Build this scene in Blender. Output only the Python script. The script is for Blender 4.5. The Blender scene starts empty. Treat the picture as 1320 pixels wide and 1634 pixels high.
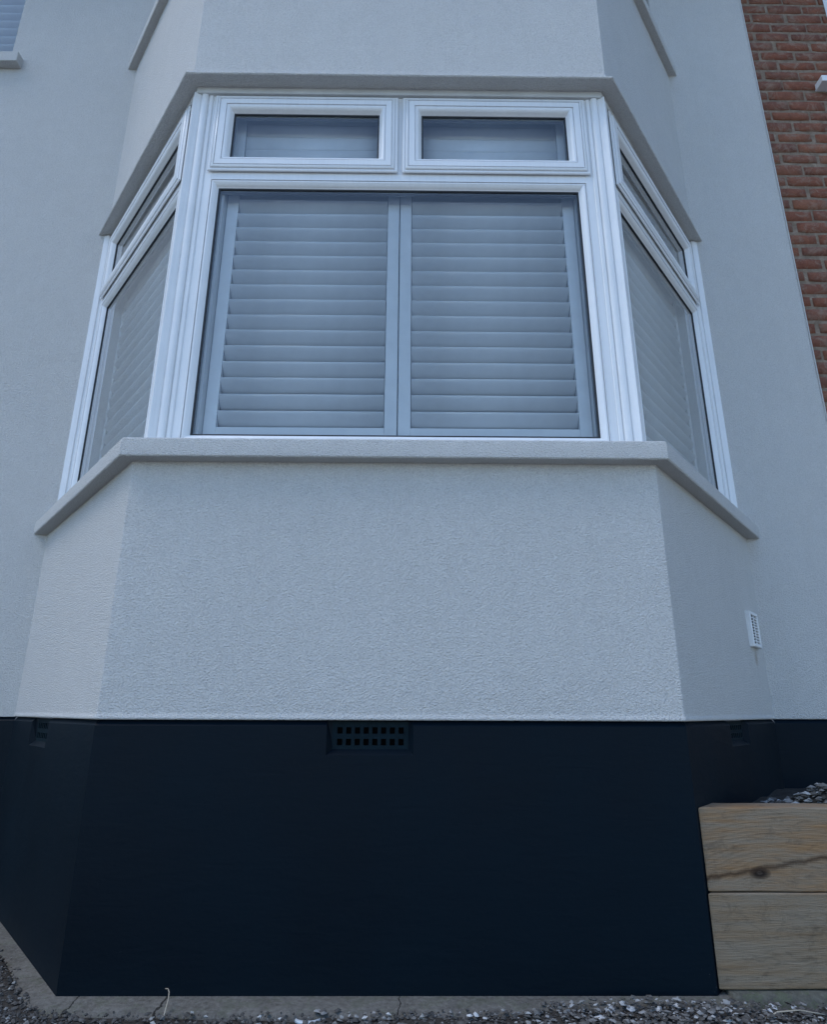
import bpy, bmesh, math, random
from mathutils import Vector, Matrix, noise

random.seed(11)
scene = bpy.context.scene
COL = scene.collection
R = math.radians
G = 0.712                                   # plinth top above the ground; heights below are given from the plinth top

# ------------------------------------------------------------------ camera
CAM_POS = Vector((0.9451, -2.068, 0.0234 + G))
PITCH, YAW, ROLL = R(17.488), R(0.527), R(0.201)
cam_data = bpy.data.cameras.new('camera')
cam = bpy.data.objects.new('camera', cam_data)
COL.objects.link(cam)
scene.camera = cam
cam_data.sensor_fit = 'HORIZONTAL'
cam_data.sensor_width = 36.0
cam_data.lens = 1027.39 / 1320 * 36.0
cam_data.shift_y = -4.1 / 1320
cam_data.clip_start = 0.05
cam_data.clip_end = 2000
_f = Vector((math.sin(YAW) * math.cos(PITCH), math.cos(YAW) * math.cos(PITCH), math.sin(PITCH)))
_r = Vector((math.cos(YAW), -math.sin(YAW), 0))
_u = _r.cross(_f)
_r2 = _r * math.cos(ROLL) + _u * math.sin(ROLL)
_u2 = _u * math.cos(ROLL) - _r * math.sin(ROLL)
_m = Matrix((_r2, _u2, -_f)).transposed().to_4x4()
_m.translation = CAM_POS
cam.matrix_world = _m

# ------------------------------------------------------------------ sky, sun, exposure
SUN_AZ, SUN_EL = R(250), R(60)              # azimuth from +Y towards +X: in front, to the left, behind thin cloud
world = bpy.data.worlds.new('World')
scene.world = world
world.use_nodes = True
wn = world.node_tree
sky = wn.nodes.new('ShaderNodeTexSky')
sky.sky_type = 'NISHITA'
sky.sun_disc = False
sky.sun_elevation = SUN_EL
sky.sun_rotation = SUN_AZ
sky.air_density = 1.0
sky.dust_density = 0.1
sky.ozone_density = 3.0
wn.links.new(sky.outputs[0], wn.nodes['Background'].inputs[0])
wn.nodes['Background'].inputs[1].default_value = 0.15

sun_data = bpy.data.lights.new('sun', 'SUN')
sun_data.energy = 0.72
sun_data.angle = R(30)
sun_data.color = (1.0, 0.95, 0.88)
sun = bpy.data.objects.new('sun', sun_data)
COL.objects.link(sun)
sd = Vector((math.sin(SUN_AZ) * math.cos(SUN_EL), math.cos(SUN_AZ) * math.cos(SUN_EL), math.sin(SUN_EL)))
sun.rotation_euler = (-sd).to_track_quat('-Z', 'Y').to_euler()
sun.location = (-6, -6, 8)

scene.view_settings.view_transform = 'Standard'
scene.view_settings.look = 'None'
scene.view_settings.gamma = 1.0
scene.view_settings.use_curve_mapping = False
scene.view_settings.exposure = 1.0
scene.render.engine = 'CYCLES'
scene.cycles.use_denoising = True
scene.cycles.max_bounces = 8
scene.cycles.transparent_max_bounces = 16

# plan of the splayed bay: width of its front, splay angle, depth to the main wall, sill and head heights
W = 1.8
TH = R(50.35)
D = 0.9735                                  # main wall behind the bay's front
ST, CT, TT = math.sin(TH), math.cos(TH), math.tan(TH / 2)
ZB, ZS, ZST, ZH = -0.712, 0.842, 0.910, 2.601

# ------------------------------------------------------------------ materials
class NT:
    """small helper round one material's node tree"""
    def __init__(self, name):
        self.m = bpy.data.materials.new(name)
        self.m.use_nodes = True
        self.t = self.m.node_tree
        self.b = self.t.nodes['Principled BSDF']
        self.out = self.t.nodes['Material Output']
    def n(self, kind, **kw):
        x = self.t.nodes.new('ShaderNode' + kind)
        for k, v in kw.items():
            if k[0] == '_':
                setattr(x, k[1:], v)
            else:
                key = k.replace('_', ' ')
                x.inputs[key].default_value = v
        return x
    def l(self, a, b):
        self.t.links.new(a, b)
    def coord(self, scale=(1, 1, 1), kind='Object'):
        tc = self.n('TexCoord')
        mp = self.n('Mapping')
        mp.inputs['Scale'].default_value = scale
        self.l(tc.outputs[kind], mp.inputs['Vector'])
        return mp.outputs['Vector']
    def noise(self, vec, scale, detail=3, rough=0.55, dist=0.0):
        x = self.n('TexNoise', Scale=scale, Detail=detail, Roughness=rough, Distortion=dist)
        self.l(vec, x.inputs['Vector'])
        return x.outputs['Fac']
    def ramp(self, fac, stops):
        x = self.n('ValToRGB')
        e = x.color_ramp.elements
        while len(e) < len(stops):
            e.new(0.5)
        for i, (p, c) in enumerate(stops):
            e[i].position = p
            e[i].color = (*c, 1) if len(c) == 3 else c
        self.l(fac, x.inputs['Fac'])
        return x.outputs['Color']
    def math(self, op, a, b=None, c=None, clamp=False):
        x = self.n('Math', _operation=op)
        x.use_clamp = clamp
        for i, v in enumerate((a, b, c)):
            if v is None:
                continue
            if isinstance(v, (int, float)):
                x.inputs[i].default_value = v
            else:
                self.l(v, x.inputs[i])
        return x.outputs[0]
    def mix(self, fac, a, b, blend='MIX'):
        x = self.n('MixRGB', _blend_type=blend)
        for i, v in enumerate((fac, a, b)):
            if isinstance(v, (int, float)):
                x.inputs[i].default_value = v
            elif isinstance(v, tuple):
                x.inputs[i].default_value = (*v, 1)
            else:
                self.l(v, x.inputs[i])
        return x.outputs['Color']
    def bump(self, height, strength=0.5, dist=0.002, prev=None):
        x = self.n('Bump', Strength=strength, Distance=dist)
        self.l(height, x.inputs['Height'])
        if prev is not None:
            self.l(prev, x.inputs['Normal'])
        return x.outputs['Normal']
    def done(self, col=None, rough=None, normal=None, spec=None):
        for key, v in (('Base Color', col), ('Roughness', rough), ('Normal', normal), ('Specular IOR Level', spec)):
            if v is None:
                continue
            if isinstance(v, tuple):
                self.b.inputs[key].default_value = (*v, 1)
            elif isinstance(v, (int, float)):
                self.b.inputs[key].default_value = v
            else:
                self.l(v, self.b.inputs[key])
        return self.m


def mat_render():
    k = NT('textured_render')
    v = k.coord((1, 1, 1.2))
    big = k.noise(k.coord(), 2.2, 4, 0.6)
    mid = k.noise(k.coord(), 14, 3, 0.6)
    fine = k.noise(v, 215, 2, 0.6, 0.0)
    worm = k.noise(v, 130, 2, 0.5, 0.25)
    streak = k.noise(k.coord((9, 9, 0.5)), 2.4, 4, 0.6)
    h = k.math('ADD', k.math('MULTIPLY', fine, 0.9), k.math('MULTIPLY', worm, 0.6))
    col = k.ramp(big, [(0.3, (0.572, 0.560, 0.535)), (0.7, (0.620, 0.606, 0.580))])
    col = k.mix(0.30, col, k.ramp(mid, [(0.35, (0.546, 0.535, 0.512)), (0.65, (0.635, 0.621, 0.594))]))
    col = k.mix(0.45, col, k.ramp(fine, [(0.32, (0.42, 0.412, 0.396)), (0.62, (0.685, 0.670, 0.640))]))
    col = k.mix(0.03, col, k.ramp(streak, [(0.35, (0.36, 0.35, 0.33)), (0.6, (0.62, 0.625, 0.62))]))
    tcw = k.n('TexCoord')
    sxw = k.n('SeparateXYZ')
    k.l(tcw.outputs['Object'], sxw.inputs[0])
    for cx, cy, cz, wx, wz, c, amt in ((W + CT * 1.09 - 0.9, ST * 1.09 - 0.5, 0.295 + G - 0.035, 0.030, 0.045, (0.30, 0.20, 0.10), 0.55),
                                       (W + CT * 0.95 - 0.9, ST * 0.95 - 0.5, 3.55 + G, 0.020, 0.30, (0.36, 0.33, 0.28), 0.35),
                                       (W + CT * 1.12 - 0.9, ST * 1.12 - 0.5, 3.70 + G, 0.014, 0.16, (0.33, 0.30, 0.25), 0.40)):
        ax = k.math('DIVIDE', k.math('SUBTRACT', sxw.outputs['X'], cx), wx)
        ay = k.math('DIVIDE', k.math('SUBTRACT', sxw.outputs['Y'], cy), wx * 1.3)
        az = k.math('DIVIDE', k.math('SUBTRACT', sxw.outputs['Z'], cz), wz)
        d2 = k.math('ADD', k.math('ADD', k.math('MULTIPLY', ax, ax), k.math('MULTIPLY', ay, ay)), k.math('MULTIPLY', az, az))
        msk = k.math('MULTIPLY', k.math('SUBTRACT', 1.0, d2, clamp=True), k.math('MULTIPLY', mid, 1.4 * amt), clamp=True)
        col = k.mix(msk, col, c)
    nrm = k.bump(h, 1.0, 0.0088)
    nrm = k.bump(mid, 0.25, 0.004, nrm)
    return k.done(col, 0.92, nrm, 0.25)


def mat_upvc():
    k = NT('white_upvc')
    v = k.coord()
    n = k.noise(v, 6, 4, 0.6)
    st = k.noise(k.coord((30, 30, 1.2)), 4, 3, 0.6)
    col = k.ramp(n, [(0.3, (0.68, 0.685, 0.69)), (0.7, (0.74, 0.74, 0.74))])
    col = k.mix(0.18, col, k.ramp(st, [(0.4, (0.80, 0.80, 0.79)), (0.68, (0.60, 0.60, 0.58))]))
    rg = k.ramp(n, [(0.3, (0.30,) * 3), (0.7, (0.42,) * 3)])
    return k.done(col, rg, k.bump(n, 0.06, 0.004), 0.5)


def mat_plain(name, col, rough=0.5, var=0.12, scale=18, bump=0.1, spec=0.5, bdist=0.003):
    k = NT(name)
    n = k.noise(k.coord(), scale, 4, 0.6)
    lo = tuple(max(0, c * (1 - var)) for c in col)
    hi = tuple(min(1, c * (1 + var)) for c in col)
    c = k.ramp(n, [(0.3, lo), (0.7, hi)])
    return k.done(c, rough, k.bump(n, bump, bdist), spec)


def mat_plinth():
    k = NT('navy_masonry_paint')
    v = k.coord()
    big = k.noise(v, 1.6, 4, 0.6)
    fine = k.noise(v, 95, 3, 0.6)
    trow = k.noise(k.coord((1.5, 1.5, 7)), 5, 3, 0.55, 0.6)
    col = k.ramp(big, [(0.3, (0.0, 0.0038, 0.0085)), (0.72, (0.0, 0.0060, 0.0122))])
    # pale splashes of mortar dust low down: small round spots with their own shape
    vo = k.n('TexVoronoi', Scale=85.0)
    k.l(v, vo.inputs['Vector'])
    spot = k.math('LESS_THAN', vo.outputs['Distance'], 0.15)
    keep = k.math('GREATER_THAN', k.noise(v, 5.5, 2, 0.5), 0.48)
    keep2 = k.math('GREATER_THAN', k.noise(v, 60, 1, 0.5), 0.50)
    sx = k.n('SeparateXYZ')
    k.l(k.n('TexCoord').outputs['Object'], sx.inputs[0])
    low = k.math('LESS_THAN', k.math('ADD', sx.outputs['Z'], k.math('MULTIPLY', big, 0.45)), 0.36)
    far = k.math('GREATER_THAN', k.math('ADD', sx.outputs['X'], k.math('MULTIPLY', big, 0.2)), 0.88)
    m = k.math('MULTIPLY', k.math('MULTIPLY', spot, keep), k.math('MULTIPLY', k.math('MULTIPLY', low, far), keep2))
    col = k.mix(k.math('MULTIPLY', m, 0.5), col, (0.12, 0.125, 0.125))
    # faint scuffs
    sc = k.noise(k.coord((1, 1, 6)), 9, 5, 0.7, 1.0)
    col = k.mix(k.math('MULTIPLY', k.math('GREATER_THAN', sc, 0.735), 0.25), col, (0.05, 0.065, 0.075))
    rg = k.ramp(big, [(0.3, (0.50,) * 3), (0.7, (0.62,) * 3)])
    nrm = k.bump(trow, 0.16, 0.005)
    nrm = k.bump(fine, 0.18, 0.002, nrm)
    return k.done(col, rg, nrm, 0.12)


def mat_glass():
    k = NT('window_glass')
    k.t.nodes.remove(k.b)
    fr = k.n('Fresnel', IOR=1.5)
    amt = k.math('MULTIPLY', fr.outputs[0], 1.75, clamp=True)
    tr = k.n('BsdfTransparent')
    tr.inputs['Color'].default_value = (0.90, 0.94, 0.97, 1)
    gl = k.n('BsdfGlossy', Roughness=0.015)
    wob = k.noise(k.coord(), 1.8, 2, 0.5)
    k.l(k.bump(wob, 0.03, 0.02), gl.inputs['Normal'])
    mx = k.n('MixShader')
    k.l(amt, mx.inputs[0])
    k.l(tr.outputs[0], mx.inputs[1])
    k.l(gl.outputs[0], mx.inputs[2])
    k.l(mx.outputs[0], k.out.inputs['Surface'])
    return k.m


def mat_brick(island=False):
    k = NT('red_brick')
    oi = k.n('NewGeometry') if island else k.n('ObjectInfo')
    rnd_out = oi.outputs['Random Per Island' if island else 'Random']
    v = k.coord()
    off = k.n('VectorMath', _operation='ADD')
    k.l(v, off.inputs[0])
    cmb = k.n('CombineXYZ')
    for i in range(3):
        k.l(k.math('MULTIPLY', rnd_out, 37.0 + i * 11), cmb.inputs[i])
    k.l(cmb.outputs[0], off.inputs[1])
    vv = off.outputs[0]
    base = k.ramp(rnd_out, [(0.0, (0.185, 0.052, 0.028)), (0.2, (0.245, 0.080, 0.040)), (0.4, (0.105, 0.042, 0.032)), (0.6, (0.27, 0.110, 0.060)), (0.8, (0.145, 0.062, 0.046)), (1.0, (0.21, 0.072, 0.042))])
    n1 = k.noise(vv, 16, 5, 0.65, 0.6)
    n2 = k.noise(vv, 120, 3, 0.6)
    col = k.mix(0.5, base, k.ramp(n1, [(0.3, (0.09, 0.030, 0.020)), (0.7, (0.29, 0.105, 0.055))]))
    smear = k.noise(vv, 11, 4, 0.7, 1.2)
    col = k.mix(k.ramp(smear, [(0.48, (0, 0, 0)), (0.70, (0.85, 0.85, 0.85))]), col, (0.26, 0.19, 0.14))
    col = k.mix(0.2, col, k.ramp(n2, [(0.35, (0.08, 0.04, 0.03)), (0.65, (0.26, 0.14, 0.10))]))
    nrm = k.bump(n1, 0.5, 0.006)
    nrm = k.bump(n2, 0.4, 0.0025, nrm)
    return k.done(col, 0.9, nrm, 0.25)


def mat_mortar():
    k = NT('mortar')
    v = k.coord()
    n1 = k.noise(v, 22, 5, 0.7, 0.5)
    n2 = k.noise(v, 160, 3, 0.6)
    col = k.ramp(n1, [(0.28, (0.14, 0.100, 0.072)), (0.55, (0.235, 0.176, 0.130)), (0.75, (0.33, 0.26, 0.20))])
    nrm = k.bump(n1, 0.7, 0.010)
    nrm = k.bump(n2, 0.5, 0.003, nrm)
    return k.done(col, 0.95, nrm, 0.2)


def mat_timber(name, tone, knots, crack=None, fz=1.0):
    """sawn softwood: grain lines along X, arching over each knot (x, z, size)"""
    k = NT(name)
    tc = k.n('TexCoord')
    sx = k.n('SeparateXYZ')
    k.l(tc.outputs['Object'], sx.inputs[0])
    X, Y, Z = sx.outputs
    v = k.coord((1.1, 4, 7))
    warp = k.noise(v, 2.4, 5, 0.62)
    zz = k.math('ADD', Z, k.math('MULTIPLY', warp, 0.055))
    kmask = None
    for (kx, kz, s, dk) in knots:
        dx = k.math('MULTIPLY', k.math('SUBTRACT', X, kx), 0.55)
        dz = k.math('SUBTRACT', Z, kz)
        d2 = k.math('ADD', k.math('MULTIPLY', dx, dx), k.math('MULTIPLY', dz, dz))
        hump = k.math('POWER', 2.718, k.math('DIVIDE', d2, -2.0 * (s * 2.8) ** 2))
        zz = k.math('SUBTRACT', zz, k.math('MULTIPLY', hump, s * 2.2))
        if not dk:
            continue
        kd = k.math('DIVIDE', k.math('SQRT', k.math('ADD', k.math('MULTIPLY', d2, 1.0), 0.0)), s)
        edge = k.math('SUBTRACT', 1.0, k.math('DIVIDE', kd, k.math('ADD', 0.55, k.math('MULTIPLY', warp, 0.7))), clamp=True)
        kmask = edge if kmask is None else k.math('MAXIMUM', kmask, edge)
    ring = k.math('SINE', k.math('MULTIPLY', zz, 460.0 * fz))
    ring = k.math('MULTIPLY_ADD', ring, 0.5, 0.5)
    ring = k.math('POWER', ring, 2.2)
    broad = k.noise(k.coord((1.0, 4, 9)), 3.5, 4, 0.6)
    fib = k.noise(k.coord((6, 60, 160)), 4, 3, 0.6)
    light = tuple(tone)
    dark = tuple(c * f for c, f in zip(tone, (0.60, 0.52, 0.44)))
    grey = (0.255, 0.208, 0.152)
    col = k.mix(k.math('MULTIPLY', k.math('MULTIPLY', ring, k.ramp(k.noise(k.coord((2, 4, 14)), 2.2, 3, 0.6), [(0.35, (0.1,) * 3), (0.65, (1,) * 3)])), 0.5), light, dark)
    col = k.mix(k.ramp(broad, [(0.36, (0, 0, 0)), (0.58, (0.9, 0.9, 0.9))]), col, grey)
    col = k.mix(k.math('MULTIPLY', fib, 0.30), col, dark)
    if kmask is not None:
        halo = k.math('MULTIPLY', k.math('POWER', kmask, 0.5), 1.3, clamp=True)
        col = k.mix(halo, col, (0.018, 0.010, 0.006))
        core = k.math('GREATER_THAN', kmask, 0.74)
        col = k.mix(k.math('MULTIPLY', core, 0.7), col, (0.07, 0.05, 0.035))
    if crack:
        (cx, cz, slope, x1, wid) = crack
        line = k.math('SUBTRACT', Z, k.math('MULTIPLY_ADD', k.math('SUBTRACT', X, cx), slope, cz))
        line = k.math('ABSOLUTE', k.math('ADD', line, k.math('MULTIPLY', k.math('SUBTRACT', k.noise(k.coord((14, 14, 1)), 1.6, 4, 0.65), 0.5), 0.022)))
        thick = k.math('MULTIPLY_ADD', k.noise(k.coord((9, 9, 1)), 2, 2, 0.5), wid * 1.6, wid * 0.1)
        lm = k.math('SUBTRACT', 1.0, k.math('DIVIDE', line, thick), clamp=True)
        lm = k.math('MULTIPLY', lm, k.math('GREATER_THAN', X, cx))
        lm = k.math('MULTIPLY', lm, k.math('LESS_THAN', X, x1))
        col = k.mix(k.math('MULTIPLY', lm, 0.85), col, (0.045, 0.022, 0.010))
    stain = k.noise(k.coord((2.2, 3, 4.5)), 6, 5, 0.72, 0.8)
    col = k.mix(k.ramp(stain, [(0.52, (0, 0, 0)), (0.75, (0.6, 0.6, 0.6))]), col, (0.055, 0.042, 0.032))
    nrm = k.bump(ring, 0.22, 0.003)
    saw = k.noise(k.coord((95, 4, 6)), 3, 2, 0.5)
    nrm = k.bump(fib, 0.8, 0.004, nrm)
    nrm = k.bump(saw, 0.25, 0.003, nrm)
    return k.done(col, 0.82, nrm, 0.3)


def mat_concrete(name, a, b, mossy=0.0):
    k = NT(name)
    v = k.coord()
    n1 = k.noise(v, 9, 6, 0.7, 0.4)
    n2 = k.noise(v, 70, 4, 0.65)
    col = k.ramp(n1, [(0.3, a), (0.7, b)])
    col = k.mix(0.45, col, k.ramp(n2, [(0.3, tuple(c * 0.55 for c in a)), (0.7, tuple(min(1, c * 1.15) for c in b))]))
    if mossy:
        mo = k.noise(v, 16, 5, 0.7)
        col = k.mix(k.math('MULTIPLY', k.math('GREATER_THAN', mo, 0.54), mossy), col, (0.085, 0.105, 0.055))
    nrm = k.bump(n1, 0.8, 0.012)
    nrm = k.bump(n2, 0.7, 0.004, nrm)
    return k.done(col, 0.95, nrm, 0.2)


def mat_footing(name, a, b, mossy):
    m = mat_concrete(name, a, b, mossy)
    k = NT.__new__(NT)
    k.m, k.t = m, m.node_tree
    k.b = k.t.nodes['Principled BSDF']
    link = k.b.inputs['Base Color'].links[0]
    src = link.from_socket
    sx = k.n('SeparateXYZ')
    k.l(k.n('TexCoord').outputs['Object'], sx.inputs[0])
    wob = k.math('MULTIPLY', k.math('SUBTRACT', k.noise(k.coord(), 22, 3, 0.6), 0.5), 0.03)
    msk = None
    for cx, wd in ((-0.835, 0.0022), (-0.60, 0.0035), (0.03, 0.0020)):
        d = k.math('ABSOLUTE', k.math('SUBTRACT', k.math('ADD', sx.outputs['X'], wob), cx))
        q = k.math('LESS_THAN', d, wd)
        msk = q if msk is None else k.math('MAXIMUM', msk, q)
    k.l(k.mix(k.math('MULTIPLY', msk, 0.85), src, (0.010, 0.009, 0.008)), k.b.inputs['Base Color'])
    return m


def mat_stones(name, stops):
    k = NT(name)
    ge = k.n('NewGeometry')
    n = k.noise(k.coord(), 90, 4, 0.6)
    col = k.ramp(ge.outputs['Random Per Island'], stops)
    col = k.mix(0.35, col, k.ramp(n, [(0.3, (0.025, 0.022, 0.02)), (0.7, (0.20, 0.195, 0.185))]))
    return k.done(col, 0.85, k.bump(n, 0.4, 0.003), 0.3)


M = dict(
    render=mat_render(), upvc=mat_upvc(), plinth=mat_plinth(), glass=mat_glass(), brick=mat_brick(), brick_rest=mat_brick(True), mortar=mat_mortar(),
    shutter=mat_plain('painted_shutter', (0.88, 0.89, 0.90), 0.42, 0.05, 8, 0.04),
    gasket=mat_plain('black_gasket', (0.012, 0.013, 0.015), 0.6, 0.2),
    spacer=mat_plain('grey_spacer_bar', (0.30, 0.31, 0.32), 0.45, 0.1),
    vent=mat_plain('white_vent_plastic', (0.70, 0.70, 0.69), 0.45, 0.08),
    dark=mat_plain('hole_shade', (0.003, 0.003, 0.004), 0.95, spec=0.05),  # near-black colour painting the shade in vent and air brick holes
    room=mat_plain('room_plaster', (0.62, 0.62, 0.60), 0.9),
    airbrick=mat_plain('navy_painted_clay', (0.0022, 0.0105, 0.0160), 0.6, 0.2, 40, 0.2, 0.1),
    head=mat_plain('painted_soffit_board', (0.50, 0.505, 0.50), 0.75, 0.08, 10, 0.2),
    footing=mat_footing('old_concrete', (0.085, 0.078, 0.066), (0.20, 0.188, 0.165), 0.2),
    bounce_slab=mat_concrete('pale_bounce_concrete', (0.46, 0.43, 0.375), (0.60, 0.565, 0.505)),  # for the unseen slabs added to bounce light
    haunch=mat_concrete('rough_concrete', (0.065, 0.063, 0.052), (0.14, 0.137, 0.112), 0.4),
    soil=mat_concrete('gritty_soil', (0.028, 0.024, 0.020), (0.065, 0.058, 0.050)),
    gravel=mat_stones('gravel_stones', [(0.0, (0.022, 0.019, 0.016)), (0.55, (0.05, 0.044, 0.038)), (0.84, (0.10, 0.09, 0.08)), (0.95, (0.24, 0.235, 0.22)), (1.0, (0.42, 0.42, 0.40))]),
    chip=mat_plain('pale_flint', (0.46, 0.465, 0.46), 0.75, 0.3, 60, 0.5),
    rubble=mat_stones('plaster_rubble', [(0.0, (0.035, 0.03, 0.025)), (0.55, (0.085, 0.078, 0.07)), (0.80, (0.24, 0.235, 0.225)), (1.0, (0.55, 0.55, 0.54))]),
    plastic=mat_plain('cloudy_plastic', (0.50, 0.54, 0.57), 0.35, 0.1),
    stalk=mat_plain('dry_stalk', (0.36, 0.31, 0.24), 0.8, 0.2),
    timber_top=mat_timber('sawn_timber_knotty', (0.30, 0.178, 0.088), [(1.968, 0.297, 0.019, 1), (2.08, 0.330, 0.036, 0)], (1.78, 0.275, 0.165, 2.6, 0.011), 0.8),
    timber_low=mat_timber('sawn_timber_straight', (0.26, 0.185, 0.115), [(2.19, 0.055, 0.022, 0), (2.44, 0.17, 0.014, 1)], None, 0.62),
)

# ------------------------------------------------------------------ builders
def ob(name, bm, mat, parent=None, smooth=False, bevel=0, recalc=True):
    """link bm as ONE mesh object; vertices are world coordinates with z from the plinth top"""
    if recalc:
        bmesh.ops.recalc_face_normals(bm, faces=bm.faces)
    off = Vector((0, 0, G))
    base = Vector((0, 0, 0))
    p = parent
    while p is not None:
        base += p.location
        p = p.parent
    for v in bm.verts:
        v.co = v.co + off - base
    me = bpy.data.meshes.new(name)
    bm.to_mesh(me)
    bm.free()
    if smooth:
        for f in me.polygons:
            f.use_smooth = True
    me.materials.append(mat)
    o = bpy.data.objects.new(name, me)
    COL.objects.link(o)
    if parent is not None:
        o.parent = parent
    if bevel:
        b = o.modifiers.new('bevel', 'BEVEL')
        b.width = bevel
        b.segments = 2
        b.limit_method = 'ANGLE'
        b.angle_limit = R(28)
    return o


def smooth_by_angle(o, ang=35):
    for f in o.data.polygons:
        f.use_smooth = True
    me = o.data
    bm = bmesh.new()
    bm.from_mesh(me)
    for e in bm.edges:
        if len(e.link_faces) == 2 and e.calc_face_angle(0) > R(ang):
            e.smooth = False
    bm.to_mesh(me)
    bm.free()


def empty(name, loc, label, cat, group=None, rz=0):
    o = bpy.data.objects.new(name, None)
    o.empty_display_size = 0.1
    COL.objects.link(o)
    o.location = (loc[0], loc[1], loc[2] + G)
    o.rotation_euler = (0, 0, rz)
    return tag(o, label, cat, group)


def tag(o, label=None, cat=None, group=None, kind=None):
    for k, v in (('label', label), ('category', cat), ('group', group), ('kind', kind)):
        if v:
            o[k] = v
    return o


def box(bm, x0, x1, y0, y1, z0, z1):
    vs = [bm.verts.new(c) for c in ((x0, y0, z0), (x1, y0, z0), (x1, y1, z0), (x0, y1, z0), (x0, y0, z1), (x1, y0, z1), (x1, y1, z1), (x0, y1, z1))]
    for f in ((3, 2, 1, 0), (4, 5, 6, 7), (0, 1, 5, 4), (1, 2, 6, 5), (2, 3, 7, 6), (3, 0, 4, 7)):
        bm.faces.new([vs[i] for i in f])
    return vs


def mbox(bm, mp, u0, u1, z0, z1, h0, h1):
    vs = [bm.verts.new(mp(*c)) for c in ((u0, z0, h0), (u1, z0, h0), (u1, z1, h0), (u0, z1, h0), (u0, z0, h1), (u1, z0, h1), (u1, z1, h1), (u0, z1, h1))]
    for f in ((3, 2, 1, 0), (4, 5, 6, 7), (0, 1, 5, 4), (1, 2, 6, 5), (2, 3, 7, 6), (3, 0, 4, 7)):
        bm.faces.new([vs[i] for i in f])


def ring(bm, mp, u0, u1, z0, z1, prof):
    """closed profile [(inset, height)] swept round a rectangle with mitred corners"""
    loops = []
    for s, h in prof:
        loops.append([bm.verts.new(mp(u, z, h)) for u, z in ((u0 + s, z0 + s), (u1 - s, z0 + s), (u1 - s, z1 - s), (u0 + s, z1 - s))])
    n = len(prof)
    for i in range(n):
        a, b = loops[i], loops[(i + 1) % n]
        for j in range(4):
            bm.faces.new((a[j], a[(j + 1) % 4], b[(j + 1) % 4], b[j]))


# ------------------------------------------------------------------ the bay's plan



def corner(d):
    return -d * TT


def end(d, y=D):
    return -d * TT - CT * (y + d) / ST


def bay_sweep(bm, prof, endy=D + 0.04, nsub=(1, 1, 1), closed=True):
    """profile [(outward offset d, z)] swept along left cant, front, right cant"""
    rows = []
    for d, z in prof:
        pts = [(end(d, endy), endy), (corner(d), -d), (W - corner(d), -d), (W - end(d, endy), endy)]
        row = []
        for s in range(3):
            a, b = pts[s], pts[s + 1]
            for i in range(nsub[s]):
                t = i / nsub[s]
                row.append((a[0] + (b[0] - a[0]) * t, a[1] + (b[1] - a[1]) * t, z))
        row.append((*pts[3], z))
        rows.append([bm.verts.new(c) for c in row])
    n = len(rows)
    for i in range(n if closed else n - 1):
        a, b = rows[i], rows[(i + 1) % n]
        for j in range(len(a) - 1):
            bm.faces.new((a[j], a[j + 1], b[j + 1], b[j]))
    if closed:
        bm.faces.new([r[0] for r in rows])
        bm.faces.new([r[-1] for r in rows])


def map_front(w):
    return lambda u, z, h: (u, w - h, z)


def map_left(w, k=0.0):
    return lambda u, z, h: (-CT * u - ST * (h - w + k * u), ST * u - CT * (h - w + k * u), z)


def map_right(w, k=0.0):
    return lambda u, z, h: (W + CT * u + ST * (h - w + k * u), ST * u - CT * (h - w + k * u), z)


def map_main(y=D):
    return lambda u, z, h: (u, y - h, z)

# ================================================================== SETTING
# ground: one sheet to the horizon, finely divided near the house
bm = bmesh.new()
def sm(t):
    t = max(0.0, min(1.0, t))
    return t * t * (3 - 2 * t)
def cover(x, y):
    """how far soil and grit lap over the footing: along the left cant, at the right, and past its front edge"""
    wob = 0.010 * noise.noise(Vector((x * 8, y * 8, 1.5))) + 0.006 * noise.noise(Vector((x * 25, y * 25, 4.5)))
    nl = -ST * x - CT * y + wob
    a = sm((nl - 0.046) / 0.022)
    b = sm((x - 0.95) / 0.5) * sm((-0.050 - y + wob) / 0.03)
    c = sm((-0.098 - y + wob) / 0.02)
    return max(a, b, 0.8 * c)
def gz(x, y):
    v = Vector((x, y, 0))
    return -0.745 + 0.034 * cover(x, y) + 0.006 * noise.noise(v * 3.1) + 0.005 * noise.noise(v * 11.0) + 0.003 * noise.noise(v * 34)
xs = [-400, -60, -12, -5, -2.6] + [-1.9 + i * 0.015 for i in range(300)] + [2.7, 3.4, 5, 12, 60, 400]
ys = [-400, -60, -12, -5, -2.2, -1.2] + [-0.7 + i * 0.015 for i in range(124)] + [1.4, 3, 12, 60, 400]
grid = [[bm.verts.new((x, y, gz(x, y) if (-2.7 < x < 2.8 and -1.3 < y < 1.5) else -0.745)) for x in xs] for y in ys]
for j in range(len(ys) - 1):
    for i in range(len(xs) - 1):
        bm.faces.new((grid[j][i], grid[j][i + 1], grid[j + 1][i + 1], grid[j + 1][i]))
tag(ob('ground', bm, M['soil'], smooth=True), kind='structure')

# unseen pale slabs, added to bounce light up onto soffits and sills
bm = bmesh.new()
for i in range(6):
    for j in range(5):
        x0, y1 = -6.0 + i * 2.4, -0.75 - j * 2.4
        box(bm, x0, x0 + 2.385, y1 - 2.385, y1, -0.80, -0.718)
tag(ob('bounce_slabs', bm, M['bounce_slab'], bevel=0.006), kind='structure')

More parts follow.
